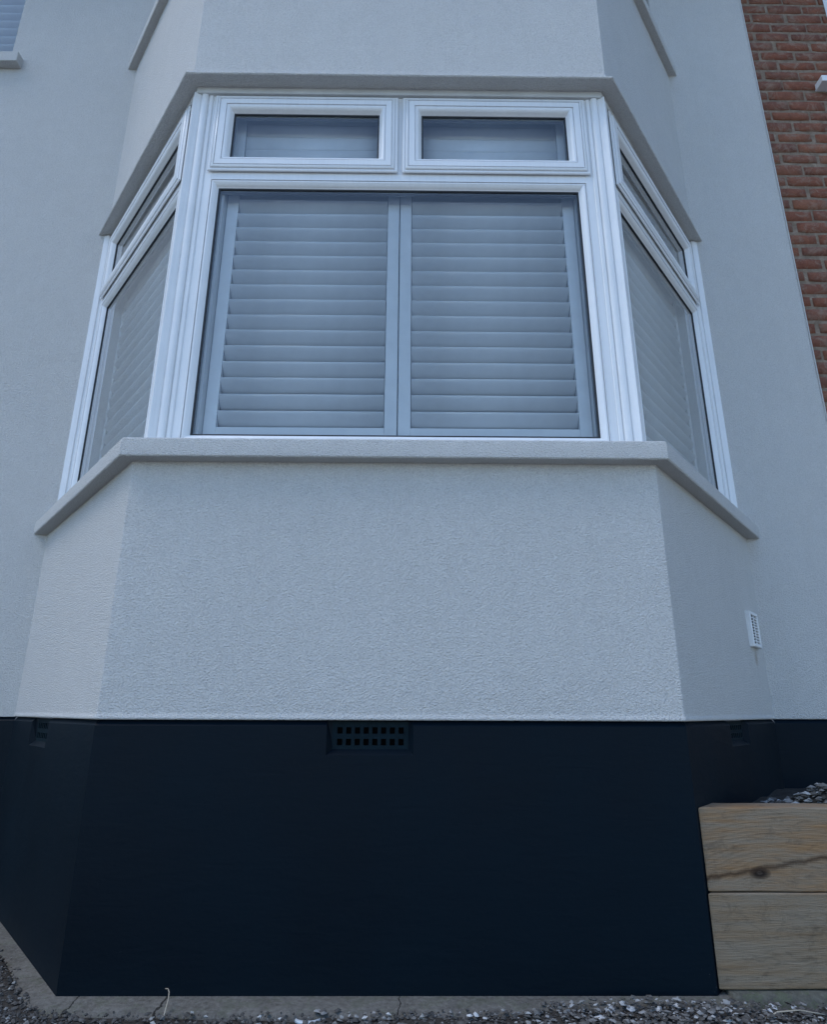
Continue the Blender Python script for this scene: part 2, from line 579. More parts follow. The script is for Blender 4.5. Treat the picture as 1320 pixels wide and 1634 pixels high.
# raised bed behind the timbers
bm = bmesh.new()
gx = [1.86 + i * 0.05 for i in range(30)]
gy = [0.125 + i * 0.04 for i in range(22)]
def bedz(x, y):
    return -0.285 + 0.065 * max(0, min(1, (x - 2.22) / 0.10)) * math.exp(-((y - 0.24) / 0.13) ** 2) + 0.014 * noise.noise(Vector((x * 7, y * 7, 3)))
vv = [[bm.verts.new((x, y, bedz(x, y))) for x in gx] for y in gy]
for j in range(len(gy) - 1):
    for i in range(len(gx) - 1):
        bm.faces.new((vv[j][i], vv[j][i + 1], vv[j + 1][i + 1], vv[j + 1][i]))
tag(ob('raised_bed_soil', bm, M['soil'], smooth=True), kind='structure')

# the dark room behind the shutters: closes the house so no daylight leaks in
bm = bmesh.new()
pts = [(end(-0.3, D), D), (corner(-0.3), 0.3), (W - corner(-0.3), 0.3), (W - end(-0.3, D), D)]
ox = [(-0.72, D + 0.3), (corner(-0.07) - 0.02, 0.10), (W - corner(-0.07) + 0.02, 0.10), (2.52, D + 0.3), (2.52, 4.6), (-0.72, 4.6)]
lo = [bm.verts.new((x, y, -0.78)) for x, y in ox]
hi = [bm.verts.new((x, y, 2.66)) for x, y in ox]
bm.faces.new(lo)
bm.faces.new(hi)
for a, b in ((3, 4), (4, 5), (5, 0)):
    bm.faces.new((lo[a], lo[b], hi[b], hi[a]))
tag(ob('interior_room', bm, M['room']), kind='structure')

# ================================================================== RENDERED HOUSE
house = empty('rendered_house', (0.9, 0.5, ZB), 'pale textured render house with navy plinth and splayed bay window', 'house')
XR = 3.128                                  # right edge of the render, where the brick neighbour starts

# main wall, left of the bay, with the first-floor window opening
WX0, WX1, WZ0, WZ1 = -2.75, -1.575, 3.935, 5.15
bm = bmesh.new()
T0, T1 = D, D + 0.30
box(bm, -14.0, WX0, T0, T1, 0.0, 5.28)
box(bm, WX0, WX1, T0, T1, 0.0, WZ0)
box(bm, WX0, WX1, T0, T1, WZ1, 5.28)
box(bm, WX1, -0.72, T0, T1, 0.0, 5.28)
bmesh.ops.remove_doubles(bm, verts=bm.verts, dist=1e-5)
# drop the faces shared by neighbouring boxes
seen = {}
for f in bm.faces:
    seen.setdefault(tuple(sorted(v.index for v in f.verts)), []).append(f)
bm.verts.index_update()
seen = {}
for f in bm.faces:
    seen.setdefault(tuple(sorted(v.index for v in f.verts)), []).append(f)
for fs in seen.values():
    if len(fs) > 1:
        for f in fs:
            bm.faces.remove(f)
ob('main_wall', bm, M['render'], house)
bm = bmesh.new()
box(bm, 2.52, XR, T0, T1, 0.0, 5.28)
ob('main_wall', bm, M['render'], house, bevel=0.004)
bm = bmesh.new()                            # wall over the bay's head, between the two main walls
box(bm, -0.72, 2.52, T0 + 0.05, T1, 2.75, 5.28)
ob('inner_wall', bm, M['render'], house)
bm = bmesh.new()                            # pale stop bead down the render's right edge
box(bm, XR - 0.002, XR + 0.004, D - 0.004, D + 0.02, 0.0, 5.28)
ob('stop_bead', bm, M['render'], house)

# bay wall under the window, with the drip lip at its foot
bm = bmesh.new()
bay_sweep(bm, [(-0.12, 0.0), (0.004, 0.0), (0.004, 0.009), (0.0, 0.016), (0.0, ZS + 0.01), (-0.12, ZS + 0.01)])
ob('bay_wall', bm, M['render'], house, bevel=0.005)

# wall of the bay's upper storey with its bell-cast flare over the window head
UD = -0.024
bm = bmesh.new()
bay_sweep(bm, [(-0.055, ZH + 0.001), (0.010, ZH - 0.001), (0.014, ZH + 0.003), (0.013, ZH + 0.010), (0.004, ZH + 0.018), (-0.010, ZH + 0.030), (-0.019, ZH + 0.048), (UD, ZH + 0.075), (UD, 3.88), (-0.20, 3.88), (-0.20, 2.70), (-0.055, 2.70)], nsub=(40, 60, 40))
o = ob('upper_bay_wall', bm, M['render'], house)
tx = bpy.data.textures.new('wobble', 'CLOUDS'); tx.noise_scale = 0.09
md = o.modifiers.new('wobble', 'DISPLACE'); md.texture = tx; md.strength = 0.005; md.mid_level = 0.5
smooth_by_angle(o, 24)

# first-floor bay sill
bm = bmesh.new()
bay_sweep(bm, [(-0.20, 3.86), (0.016, 3.86), (0.018, 3.865), (0.018, 3.93), (0.012, 3.938), (-0.20, 3.965)])
ob('upper_sill', bm, M['render'], house, bevel=0.003)
bm = bmesh.new()                            # plain wall above that sill
bay_sweep(bm, [(-0.20, 3.95), (-0.10, 3.95), (-0.10, 5.28), (-0.20, 5.28)])
ob('upper_bay_panel', bm, M['upvc'], house)

# unseen eaves over wall and bay, added to shade the upper walls
bm = bmesh.new()
prof = [(D - 0.30, 5.285), (D + 6.0, 5.285), (D + 6.0, 6.4), (D + 4.0, 7.9), (D - 0.34, 5.42), (D - 0.34, 5.30)]
for x in (-14.3, 9.6):
    prof_v = [bm.verts.new((x, y, z)) for y, z in prof]
    if x < 0:
        first_v = prof_v
for k in range(len(prof)):
    bm.faces.new((first_v[k], first_v[(k + 1) % len(prof)], prof_v[(k + 1) % len(prof)], prof_v[k]))
bm.faces.new(first_v)
bm.faces.new(prof_v)
ob('shade_roof', bm, mat_plain('shade_roof_tile', (0.09, 0.06, 0.05), 0.85, 0.2), house)
bm = bmesh.new()
bay_sweep(bm, [(-0.25, 5.283), (0.14, 5.283), (0.15, 5.30), (0.15, 5.40), (-0.25, 5.52)], endy=D - 0.35)
ob('bay_shade_roof', bm, M['upvc'], house)

# ground-floor bay sill, textured and slightly wavy
bm = bmesh.new()
bay_sweep(bm, [(-0.13, ZS), (-0.03, ZS), (0.049, ZS), (0.053, ZS + 0.004), (0.054, ZS + 0.024), (0.053, ZS + 0.046), (0.052, ZST - 0.006), (0.047, ZST), (0.0, ZST + 0.010), (-0.13, ZST + 0.026)], nsub=(50, 90, 50))
o = ob('window_sill', bm, M['render'], house)
tx2 = bpy.data.textures.new('sill_wobble', 'CLOUDS'); tx2.noise_scale = 0.035; tx2.noise_depth = 3
md = o.modifiers.new('wobble', 'DISPLACE'); md.texture = tx2; md.strength = 0.004; md.mid_level = 0.5
smooth_by_angle(o, 32)

# plinth: five faces, three with a splayed recess for an air brick
RD = 0.022
def plinth_face(bm, mp, u0, u1, rec=None):
    def q(*cs):
        bm.faces.new([bm.verts.new(mp(*c)) for c in cs])
    zt, zc, zb = -0.001, -0.017, -0.80
    def strip(a, b):
        q((a, zc, 0), (b, zc, 0), (b, zt, -0.013), (a, zt, -0.013))
        q((a, zt, -0.013), (b, zt, -0.013), (b, zt, -0.06), (a, zt, -0.06))
    if not rec:
        q((u0, zb, 0), (u1, zb, 0), (u1, zc, 0), (u0, zc, 0))
        strip(u0, u1)
        return
    a, b, zr = rec
    q((u0, zb, 0), (a, zb, 0), (a, zr, 0), (u0, zr, 0))
    q((a, zb, 0), (b, zb, 0), (b, zr, 0), (a, zr, 0))
    q((b, zb, 0), (u1, zb, 0), (u1, zr, 0), (b, zr, 0))
    q((u0, zr, 0), (a, zr, 0), (a, zc, 0), (u0, zc, 0))
    q((b, zr, 0), (u1, zr, 0), (u1, zc, 0), (b, zc, 0))
    strip(u0, a)
    strip(b, u1)
    s = 0.018
    q((a, zr, 0), (a + s, zr + s, -RD), (a + s, zt, -RD), (a, zt, -0.013), (a, zc, 0))
    q((b, zr, 0), (b - s, zr + s, -RD), (b - s, zt, -RD), (b, zt, -0.013), (b, zc, 0))
    q((a, zr, 0), (b, zr, 0), (b - s, zr + s, -RD), (a + s, zr + s, -RD))
    q((a, zt, 0.0), (b, zt, 0.0), (b, zt, -RD - 0.09), (a, zt, -RD - 0.09))
    q((a, zt, -RD - 0.09), (b, zt, -RD - 0.09), (b, zr - 0.05, -RD - 0.09), (a, zr - 0.05, -RD - 0.09))

SIDE = D / ST
bm = bmesh.new()
plinth_face(bm, map_front(0), 0, W, (0.703, 0.967, -0.100))
plinth_face(bm, map_left(0), 0, SIDE, (0.60, 0.885, -0.105))
plinth_face(bm, map_right(0), 0, SIDE, (0.50, 0.77, -0.090))
plinth_face(bm, map_main(), -14.0, end(0))
plinth_face(bm, map_main(), W - end(0), XR)
bmesh.ops.remove_doubles(bm, verts=bm.verts, dist=0.0004)
plinth = ob('plinth', bm, M['plinth'], house)

def air_brick(mp, u0, u1, z0, z1, nu, nz):
    """plate with nu x nz real square holes, each backed by a black plate that paints its inner shade"""
    bm = bmesh.new()
    h0, h1 = -RD - 0.012, -RD + 0.002
    mu, mz = 0.012, 0.010
    cu, cz = (u1 - u0 - 2 * mu) / nu, (z1 - z0 - 2 * mz) / nz
    us = [u0] + [c for i in range(nu) for c in (u0 + mu + cu * (i + 0.2), u0 + mu + cu * (i + 0.8))] + [u1]
    zs = [z0] + [c for i in range(nz) for c in (z0 + mz + cz * (i + 0.22), z0 + mz + cz * (i + 0.78))] + [z1]
    for i in range(len(us) - 1):
        for j in range(len(zs) - 1):
            a, b, c, d = us[i], us[i + 1], zs[j], zs[j + 1]
            if i % 2 == 1 and j % 2 == 1:
                f = [bm.verts.new(mp(*p)) for p in ((a, c, h1), (b, c, h1), (b, d, h1), (a, d, h1))]
                g = [bm.verts.new(mp(*p)) for p in ((a, c, h0), (b, c, h0), (b, d, h0), (a, d, h0))]
                for k in range(4):
                    bm.faces.new((f[k], f[(k + 1) % 4], g[(k + 1) % 4], g[k]))
            else:
                bm.faces.new([bm.verts.new(mp(*p)) for p in ((a, c, h1), (b, c, h1), (b, d, h1), (a, d, h1))])
    bmesh.ops.remove_doubles(bm, verts=bm.verts, dist=1e-5)
    ab = ob('air_brick', bm, M['airbrick'], house)
    bm = bmesh.new()
    mbox(bm, mp, u0 + 0.003, u1 - 0.003, z0 + 0.003, z1 - 0.003, h0 - 0.03, h0 - 0.001)  # near-black plate standing in for shade inside the holes
    ob('shade_plate', bm, M['dark'], ab)

air_brick(map_front(0), 0.716, 0.954, -0.090, -0.003, 8, 2)
air_brick(map_left(0), 0.613, 0.872, -0.095, -0.003, 8, 2)
air_brick(map_right(0), 0.513, 0.757, -0.080, -0.003, 8, 2)

# concrete footing showing below the plinth
bm = bmesh.new()
def footing_d(s):
    return 0.098 + 0.012 * noise.noise(Vector((s * 6, 4, 0)))
bay_sweep(bm, [(-0.05, -0.713), (0.0, -0.712), (0.03, -0.713), (0.06, -0.715), (0.088, -0.718), (0.100, -0.728), (0.104, -0.745), (0.106, -0.80), (-0.05, -0.80)], nsub=(60, 90, 60))
bmesh.ops.recalc_face_normals(bm, faces=bm.faces)
for v in bm.verts:
    n = noise.noise(v.co * 9) * 0.010 + noise.noise(v.co * 30) * 0.004
    if v.co.z < -0.7135:
        v.co.y -= n * 0.9
        v.co.z += n * 0.35
footing = ob('footing', bm, M['footing'], house, smooth=True)

# ------------------------------------------------------------------ windows of the bay
SASH = [(0.0, 0.0065), (0.0, 0.010), (0.003, 0.0125), (0.010, 0.0135), (0.0112, 0.0105), (0.0135, 0.0105), (0.0142, 0.0160), (0.018, 0.0190), (0.0230, 0.0205), (0.0238, 0.0150), (0.0268, 0.0150), (0.0275, 0.0205),
        (0.0515, 0.0205), (0.0523, 0.0145), (0.0553, 0.0145), (0.0560, 0.0185), (0.060, 0.0180), (0.068, 0.013), (0.073, 0.006), (0.0745, 0.002), (0.079, -0.002), (0.081, -0.008), (0.081, -0.04), (0.020, -0.04), (0.020, 0.0065)]
BEAD = [(0.0, -0.04), (0.0, 0.0015), (0.002, 0.003), (0.0027, -0.0045), (0.0055, -0.0045), (0.0062, 0.0012), (0.011, 0.0016), (0.019, -0.003), (0.025, -0.010), (0.0265, -0.0135), (0.030, -0.016), (0.031, -0.020), (0.031, -0.04)]
GASKET = lambda s, h: [(s, h), (s + 0.006, h - 0.001), (s + 0.007, h - 0.006), (s, h - 0.006)]


def pane(mp, u0, u1, z0, z1, s, h, parent):
    bm = bmesh.new()
    ring(bm, mp, u0, u1, z0, z1, GASKET(s - 0.0005, h + 0.005))
    ob('gasket', bm, M['gasket'], parent)
    bm = bmesh.new()
    f = bm.faces.new([bm.verts.new(mp(*c)) for c in ((u0 + s, z0 + s, h), (u1 - s, z0 + s, h), (u1 - s, z1 - s, h), (u0 + s, z1 - s, h))])
    f.normal_update()
    if f.normal.dot(Vector(mp(0, 0, 1)) - Vector(mp(0, 0, 0))) < 0:
        f.normal_flip()                     # glass faces outdoors
    ob('glass_pane', bm, M['glass'], parent, recalc=False)
    bm = bmesh.new()
    ring(bm, mp, u0, u1, z0, z1, [(s - 0.001, h - 0.016), (s + 0.005, h - 0.016), (s + 0.005, h - 0.024), (s - 0.001, h - 0.024)])
    ob('spacer_bar', bm, M['spacer'], parent)



def bay_window(mp, u0, u1, sashes, bead, mull=None, ext=(0, 0)):
    """one face of the bay: frame mesh, opening fanlight sashes above a transom, fixed pane below"""
    zt = sashes[0][2]
    bm = bmesh.new()
    b0, b1, c0, c1 = bead
    h0, h1 = -0.065, 0.0
    mbox(bm, mp, u0, b0 + 0.001, 0.90, 2.597, h0, h1)
    mbox(bm, mp, b1 - 0.001, u1, 0.90, 2.597, h0, h1)
    mbox(bm, mp, b0, b1, 0.90, c0 + 0.001, h0, h1 - 0.0006)
    mbox(bm, mp, b0, b1, c1 - 0.001, 2.170, h0, h1 - 0.0006)
    mbox(bm, mp, b0, b1, 2.552, 2.597, h0, h1 - 0.0006)
    if mull:
        mbox(bm, mp, mull[0], mull[1], 2.170, 2.552, h0, h1 - 0.001)
    fr = ob('window', bm, M['upvc'], house, bevel=0.0015)
    bm = bmesh.new()
    ring(bm, mp, b0, b1, c0, c1, BEAD)
    o = ob('glazing_bead', bm, M['upvc'], fr)
    smooth_by_angle(o, 30)
    pane(mp, b0, b1, c0, c1, 0.031, -0.022, fr)
    for (s0, s1, z0, z1) in sashes:
        bm = bmesh.new()
        ring(bm, mp, s0, s1, z0, z1, SASH)
        sa = ob('sash', bm, M['upvc'], fr)
        smooth_by_angle(sa, 30)
        pane(mp, s0, s1, z0, z1, 0.081, -0.012, fr)
    return fr

WF = 0.070
mpf = map_front(WF)
mpl, mpr = map_left(0.063, 0.0120), map_right(0.063, 0.0120)
bay_window(mpf, 0.092, W - 0.092, [(0.106, 0.893, 2.158, 2.563), (0.913, 1.698, 2.158, 2.563)], (0.122, W - 0.122, 0.948, 2.122), (0.884, 0.922))
bay_window(mpl, 0.092, 1.27, [(0.100, 1.206, 2.158, 2.563)], (0.114, 1.180, 0.948, 2.122))
bay_window(mpr, 0.092, 1.27, [(0.100, 1.206, 2.158, 2.563)], (0.114, 1.180, 0.948, 2.122))

def corner_post(mp_side, mirror):
    """fluted cover over the joint between two window faces"""
    half = [(0.0925, -0.06), (0.0925, 0.002), (0.089, 0.0055), (0.078, 0.0065), (0.0755, 0.0045), (0.0745, 0.0015), (0.0725, 0.0015), (0.0715, 0.0075),
            (0.067, 0.0125), (0.056, 0.0145), (0.047, 0.0125), (0.0435, 0.0070), (0.0420, 0.0055), (0.0405, 0.0070), (0.036, 0.0110), (0.030, 0.0125)]
    f = (lambda u, h: mpf(W - u if mirror else u, 0, h)[:2])
    s = (lambda u, h: mp_side(u, 0, h)[:2])
    poly = [f(u, h) for u, h in half] + [s(u, h) for u, h in reversed(half)]
    # soft nose between the two halves
    a, b = Vector(f(*half[-1])), Vector(s(*half[-1]))
    mid = (a + b) / 2
    out = (mid - Vector((0.9, 0.9))).normalized()
    k = len(half)
    nose = [tuple(a.lerp(b, t) + out * 0.012 * math.sin(t * math.pi)) for t in (0.2, 0.4, 0.6, 0.8)]
    poly = poly[:k] + nose + poly[k:]
    bm = bmesh.new()
    lo = [bm.verts.new((x, y, 0.90)) for x, y in poly]
    hi = [bm.verts.new((x, y, 2.570)) for x, y in poly]
    n = len(poly)
    for i in range(n):
        bm.faces.new((lo[i], lo[(i + 1) % n], hi[(i + 1) % n], hi[i]))
    bm.faces.new(lo)
    bm.faces.new(hi)
    o = ob('corner_post', bm, M['upvc'], house)
    smooth_by_angle(o, 38)
corner_post(mpl, False)
corner_post(mpr, True)

for x0, x1 in ((-0.786, -0.72), (2.52, 2.588)):
    bm = bmesh.new()
    box(bm, x0, x1, D - 0.005, D + 0.02, 0.925, 2.595)
    sgn = 1 if x0 < 0 else -1
    xa, xb = sorted(((x0 if sgn > 0 else x1) + sgn * 0.014, (x0 if sgn > 0 else x1) + sgn * 0.034))
    box(bm, xa, xb, D - 0.011, D - 0.004, 0.926, 2.594)
    ob('cover_trim', bm, M['upvc'], house, bevel=0.002)

# head board between the soffit and the frames
bm = bmesh.new()
bay_sweep(bm, [(-0.052, ZH + 0.02), (-0.052, 2.578), (-0.054, 2.572), (-0.075, 2.570), (-0.075, ZH + 0.02)])
ob('head_board', bm, M['head'], house, bevel=0.0015)

# sill cover strip under the front frame (white upstand on the sill)
bm = bmesh.new()
bay_sweep(bm, [(-0.048, 0.912), (-0.048, 0.930), (-0.054, 0.934), (-0.075, 0.934), (-0.075, 0.912)])
ob('sill_upstand', bm, M['upvc'], house, bevel=0.0015)

# ------------------------------------------------------------------ first-floor window, left
mpm = map_main(D + 0.055)
bm = bmesh.new()
ring(bm, mpm, WX0 - 0.01, WX1 + 0.01, WZ0 - 0.01, WZ1 + 0.01, [(0.0, -0.06), (0.0, 0.0), (0.045, 0.0), (0.052, -0.006), (0.06, -0.02), (0.06, -0.06)])
win2 = ob('window', bm, M['upvc'], house, bevel=0.001)
pane(mpm, WX0, WX1, WZ0, WZ1, 0.05, -0.025, win2)
bm = bmesh.new()
box(bm, WX0 - 0.05, WX1 + 0.082, D - 0.055, D + 0.07, 3.855, 3.932)
ob('upper_window_sill', bm, M['render'], house, bevel=0.004)
bm = bmesh.new()                            # dark room behind the first-floor window
for a, b in (((WX0 - 0.4, D + 0.31, 3.7), (WX1 + 0.4, D + 1.6, 5.4)),):
    box(bm, a[0], b[0], a[1], b[1], a[2], b[2])
bm.faces.ensure_lookup_table()
f = min(bm.faces, key=lambda f: f.calc_center_median().y)
bm.faces.remove(f)
tag(ob('interior_room', bm, M['room']), kind='structure')

# ------------------------------------------------------------------ white wall vent on the right cant
mv = map_right(0)
V0, V1, VZ0, VZ1 = 1.004, 1.150, 0.303, 0.458
bm = bmesh.new()
ring(bm, mv, V0, V1, VZ0, VZ1, [(0.0, -0.01), (0.0, 0.017), (0.002, 0.0195), (0.013, 0.0195), (0.0155, 0.015), (0.0155, -0.01)])
mid = (V0 + V1) / 2
mbox(bm, mv, mid - 0.005, mid + 0.005, VZ0 + 0.0155, VZ1 - 0.0155, 0.012, 0.0166)
vent = ob('wall_vent', bm, M['vent'], house, bevel=0.0008)
for i in range(9):
    z = VZ0 + 0.0265 + i * 0.0127
    bm = bmesh.new()
    mbox(bm, mv, V0 + 0.0155, V1 - 0.0155, z - 0.0019, z + 0.0019, 0.0125, 0.0165)
    ob('vent_slat', bm, M['vent'], vent)
bm = bmesh.new()
mbox(bm, mv, V0 + 0.006, V1 - 0.006, VZ0 + 0.006, VZ1 - 0.006, 0.0005, 0.002)  # near-black sheet on the wall, painted shade behind the slats
ob('hole_shade', bm, M['dark'], vent)

# ================================================================== SHUTTERS
SLAT_W, SLAT_T = 0.0665, 0.0105
def slat_mesh(length, name, TILT=R(45)):
    bm = bmesh.new()
    n = 14
    rows = []
    for x in (-length / 2, length / 2):
        row = []
        for i in range(n):
            a = 2 * math.pi * i / n
            cz, cy = math.cos(a) * SLAT_W / 2, math.sin(a) * SLAT_T / 2
            cz = math.copysign(abs(math.cos(a)) ** 0.8, math.cos(a)) * SLAT_W / 2
            # top edge leans outwards (-y), bottom edge inwards
            y = cy * math.cos(TILT) - cz * math.sin(TILT)
            z = cz * math.cos(TILT) + cy * math.sin(TILT)
            row.append(bm.verts.new((x, y, z)))
        rows.append(row)
    for i in range(n):
        bm.faces.new((rows[0][i], rows[0][(i + 1) % n], rows[1][(i + 1) % n], rows[1][i]))
    bm.faces.new(rows[0])
    bm.faces.new(rows[1])
    bmesh.ops.recalc_face_normals(bm, faces=bm.faces)
    me = bpy.data.meshes.new(name)
    bm.to_mesh(me)
    bm.free()
    for f in me.polygons:
        f.use_smooth = len(f.vertices) == 4
    me.materials.append(M['shutter'])
    return me


def local_box(name, parent, x0, x1, y0, y1, z0, z1, bev=0.002):
    bm = bmesh.new()
    box(bm, x0, x1, y0, y1, z0, z1)
    bmesh.ops.recalc_face_normals(bm, faces=bm.faces)
    me = bpy.data.meshes.new(name)
    bm.to_mesh(me)
    bm.free()
    me.materials.append(M['shutter'])
    o = bpy.data.objects.new(name, me)
    COL.objects.link(o)
    o.parent = parent
    b = o.modifiers.new('bevel', 'BEVEL')
    b.width = bev
    b.segments = 2
    return o


def shutter(cx, cy, z0, z1, width, rz, label, group, first, pitch=0.0702, stile=0.048, zrail=0.082, frame=(0, 0)):
    """one hinged panel: two stiles, two rails and tilted slats; local x along the panel, local -y outwards"""
    s = empty('louvred_shutter', (cx, cy, z0), label, 'shutter', group, rz)
    h = z1 - z0
    hw = width / 2
    local_box('stile', s, -hw, -hw + stile, -0.014, 0.014, 0, h)
    local_box('stile', s, hw - stile, hw, -0.014, 0.014, 0, h)
    local_box('rail', s, -hw + stile, hw - stile, -0.013, 0.013, 0, zrail)
    local_box('rail', s, -hw + stile, hw - stile, -0.013, 0.013, h - 0.06, h)
    for side, wd in zip((-1, 1), frame):    # hanging frame fixed beside the panel
        if wd:
            a, b = sorted((side * (hw + 0.003), side * (hw + wd)))
            local_box('hanging_frame', s, a, b, -0.054, 0.016, -0.01, h)
    me = slat_mesh(width - 2 * stile - 0.004, 'slat')
    shut = slat_mesh(width - 2 * stile - 0.004, 'slat', R(8))   # upper tier is closed flat
    z = first - z0
    while z < h - 0.05:
        o = bpy.data.objects.new('slat', shut if 2.24 < z + z0 < 3 else me)
        COL.objects.link(o)
        o.parent = s
        o.location = (0, random.uniform(-0.0008, 0.0008), z)
        o.rotation_euler = (R(random.uniform(-1.4, 1.4)), 0, R(random.uniform(-0.12, 0.12)))
        z += pitch
    return s

SY = 0.172
SZ0, SZ1 = 0.965, 2.62
F0 = 1.086
gp = 'white shutters behind the bay window panes'
shutter((0.171 + 0.901) / 2, SY, SZ0, SZ1, 0.730, 0, 'white louvred shutter behind left half of the front pane', gp, F0, frame=(0.10, 0))
shutter((0.905 + 1.643) / 2, SY, SZ0, SZ1, 0.738, 0, 'white louvred shutter behind right half of the front pane', gp, F0, frame=(0, 0.10))
for side, mp, lab in ((-1, mpl, 'white louvred shutter behind the left splayed pane of the bay'), (1, mpr, 'white louvred shutter behind the right splayed pane of the bay')):
    c = mp(0.67, 0, -0.098)
    rz = -TH if side < 0 else TH
    shutter(c[0], c[1], SZ0, SZ1, 0.90, rz, lab, gp, F0, frame=(0.05, 0.05))
shutter((WX0 + WX1) / 2, D + 0.17, WZ0 + 0.02, WZ1 - 0.02, WX1 - WX0 - 0.06, 0, 'white louvred shutter in the small upper window left of the bay', None, WZ0 + 0.08, pitch=0.0723, stile=0.05, zrail=0.05)

# ================================================================== BRICK NEIGHBOUR
BY = D + 0.050
nb = empty('brick_house', (3.9, BY + 0.1, ZB), 'red brick neighbouring house at the right edge with pale mortar', 'house')
bm = bmesh.new()
NX0, NX1, NZ0, NZ1 = 3.735, 4.9, 3.90, 5.2    # its window opening
box(bm, XR - 0.25, NX0, BY + 0.006, BY + 0.24, -0.75, 5.28)
box(bm, NX1, 9.5, BY + 0.006, BY + 0.24, -0.75, 5.28)
box(bm, NX0, NX1, BY + 0.006, BY + 0.24, -0.75, NZ0)
box(bm, NX0, NX1, BY + 0.006, BY + 0.24, NZ1, 5.28)
bm.verts.index_update()
bmesh.ops.remove_doubles(bm, verts=bm.verts, dist=1e-5)
bm.verts.index_update()
seen = {}
for f in bm.faces:
    seen.setdefault(tuple(sorted(v.index for v in f.verts)), []).append(f)
for fs in seen.values():
    if len(fs) > 1:
        for f in fs:
            bm.faces.remove(f)
nwall = ob('wall', bm, M['mortar'], nb)

PITCHZ, BL, JT = 0.0849, 0.236, 0.015
BH = PITCHZ - 0.0165
def brick_mesh(seed, length):
    rnd = random.Random(seed)
    bm = bmesh.new()
    nx = 5
    top, bot = [], []
    ring_rows = []
    for i in range(nx):
        x = -length / 2 + length * i / (nx - 1)
        e = 0.004 if i in (0, nx - 1) else 0
        j = lambda a: rnd.uniform(-a, a)
        ring_rows.append([bm.verts.new(c) for c in ((x + j(.001), 0.0, -BH / 2 + e + j(.0022)), (x + j(.001), -0.0065 + e * .3 + j(.001), -BH / 2 + 0.003 + e * .5 + j(.002)), (x + j(.001), -0.0072 + e * .3 + j(.0008), 0 + j(.004)), (x + j(.001), -0.0065 + e * .3 + j(.001), BH / 2 - 0.003 - e * .5 + j(.002)), (x + j(.001), 0.0, BH / 2 - e + j(.0022)))])
    for a, b in zip(ring_rows, ring_rows[1:]):
        for k in range(4):
            bm.faces.new((a[k], b[k], b[k + 1], a[k + 1]))
    bm.faces.new(ring_rows[0])
    bm.faces.new(list(reversed(ring_rows[-1])))
    bmesh.ops.recalc_face_normals(bm, faces=bm.faces)
    me = bpy.data.meshes.new('brick')
    bm.to_mesh(me)
    bm.free()
    for f in me.polygons:
        f.use_smooth = True
    me.materials.append(M['brick'])
    return me
bricks = [brick_mesh(s, BL - JT) for s in range(9)]
base_loc = Vector(nb.location)
cnt = 0
rest = bmesh.new()                          # brickwork outside the photograph, joined into one part
z = 4.573 - PITCHZ / 2 + 0.004 + 7 * PITCHZ
course = 7
while z > -0.72:
    x = (3.218 if course % 2 else 3.218 + BL / 2) - BL
    while x < 7.6:
        x0, x1 = x + JT / 2, x + BL - JT / 2
        pieces = [(x0, x1)]
        if NZ0 - 0.03 < z < NZ1 + 0.03:     # cut bricks against the window
            pieces = [(a, b) for a, b in ((x0, min(x1, NX0 - 0.004)), (max(x0, NX1 + 0.004), x1)) if b - a > 0.03]
            if x1 <= NX0 or x0 >= NX1:
                pieces = [(x0, x1)]
        for a, b in pieces:
            if b < 3.10:
                continue
            f = (b - a) / (BL - JT)
            pos = Vector(((a + b) / 2 + random.uniform(-0.004, 0.004) * (f > 0.99), BY + 0.008 + random.uniform(-0.0015, 0.0015), z + random.uniform(-0.0025, 0.0025)))
            sc = (f * (random.uniform(0.92, 1.035) if f > 0.99 else 1), 1, random.uniform(0.88, 1.07))
            rot = (0, R(random.uniform(-1.0, 1.0)), R(random.uniform(-0.4, 0.4)))
            me = random.choice(bricks)
            if 1.15 < z and x < 3.92 and cnt < 298:
                o = bpy.data.objects.new('brick', me)
                COL.objects.link(o)
                o.parent = nwall
                o.location = pos + Vector((0, 0, G)) - base_loc
                o.rotation_euler = rot
                o.scale = sc
                cnt += 1
            else:
                vs = [rest.verts.new(Vector((v.co.x * sc[0], v.co.y, v.co.z * sc[2])) + pos) for v in me.vertices]
                for p in me.polygons:
                    rest.faces.new([vs[q] for q in p.vertices])
        x += BL
    z -= PITCHZ
    course -= 1
tag(ob('brickwork', rest, M['brick_rest'], nwall, smooth=True), kind='stuff')

mpn = map_main(BY + 0.03)
bm = bmesh.new()
ring(bm, mpn, NX0 - 0.002, NX1 + 0.002, NZ0, NZ1, [(0.0, -0.06), (0.0, 0.012), (0.05, 0.012), (0.06, 0.0), (0.066, -0.03), (0.066, -0.06)])
w3 = ob('window', bm, M['upvc'], nb, bevel=0.001)
pane(mpn, NX0, NX1, NZ0, NZ1, 0.062, -0.025, w3)
bm = bmesh.new()
box(bm, NX0 - 0.20, NX1 + 0.1, BY - 0.07, BY + 0.06, 3.815, 3.862)
ob('window_sill', bm, M['upvc'], nb, bevel=0.004)
bm = bmesh.new()
box(bm, NX0 - 0.3, NX1 + 0.3, BY + 0.25, BY + 1.5, 3.7, 5.4)
f = min(bm.faces, key=lambda f: f.calc_center_median().y)
bm.faces.remove(f)
tag(ob('interior_room', bm, M['room']), kind='structure')

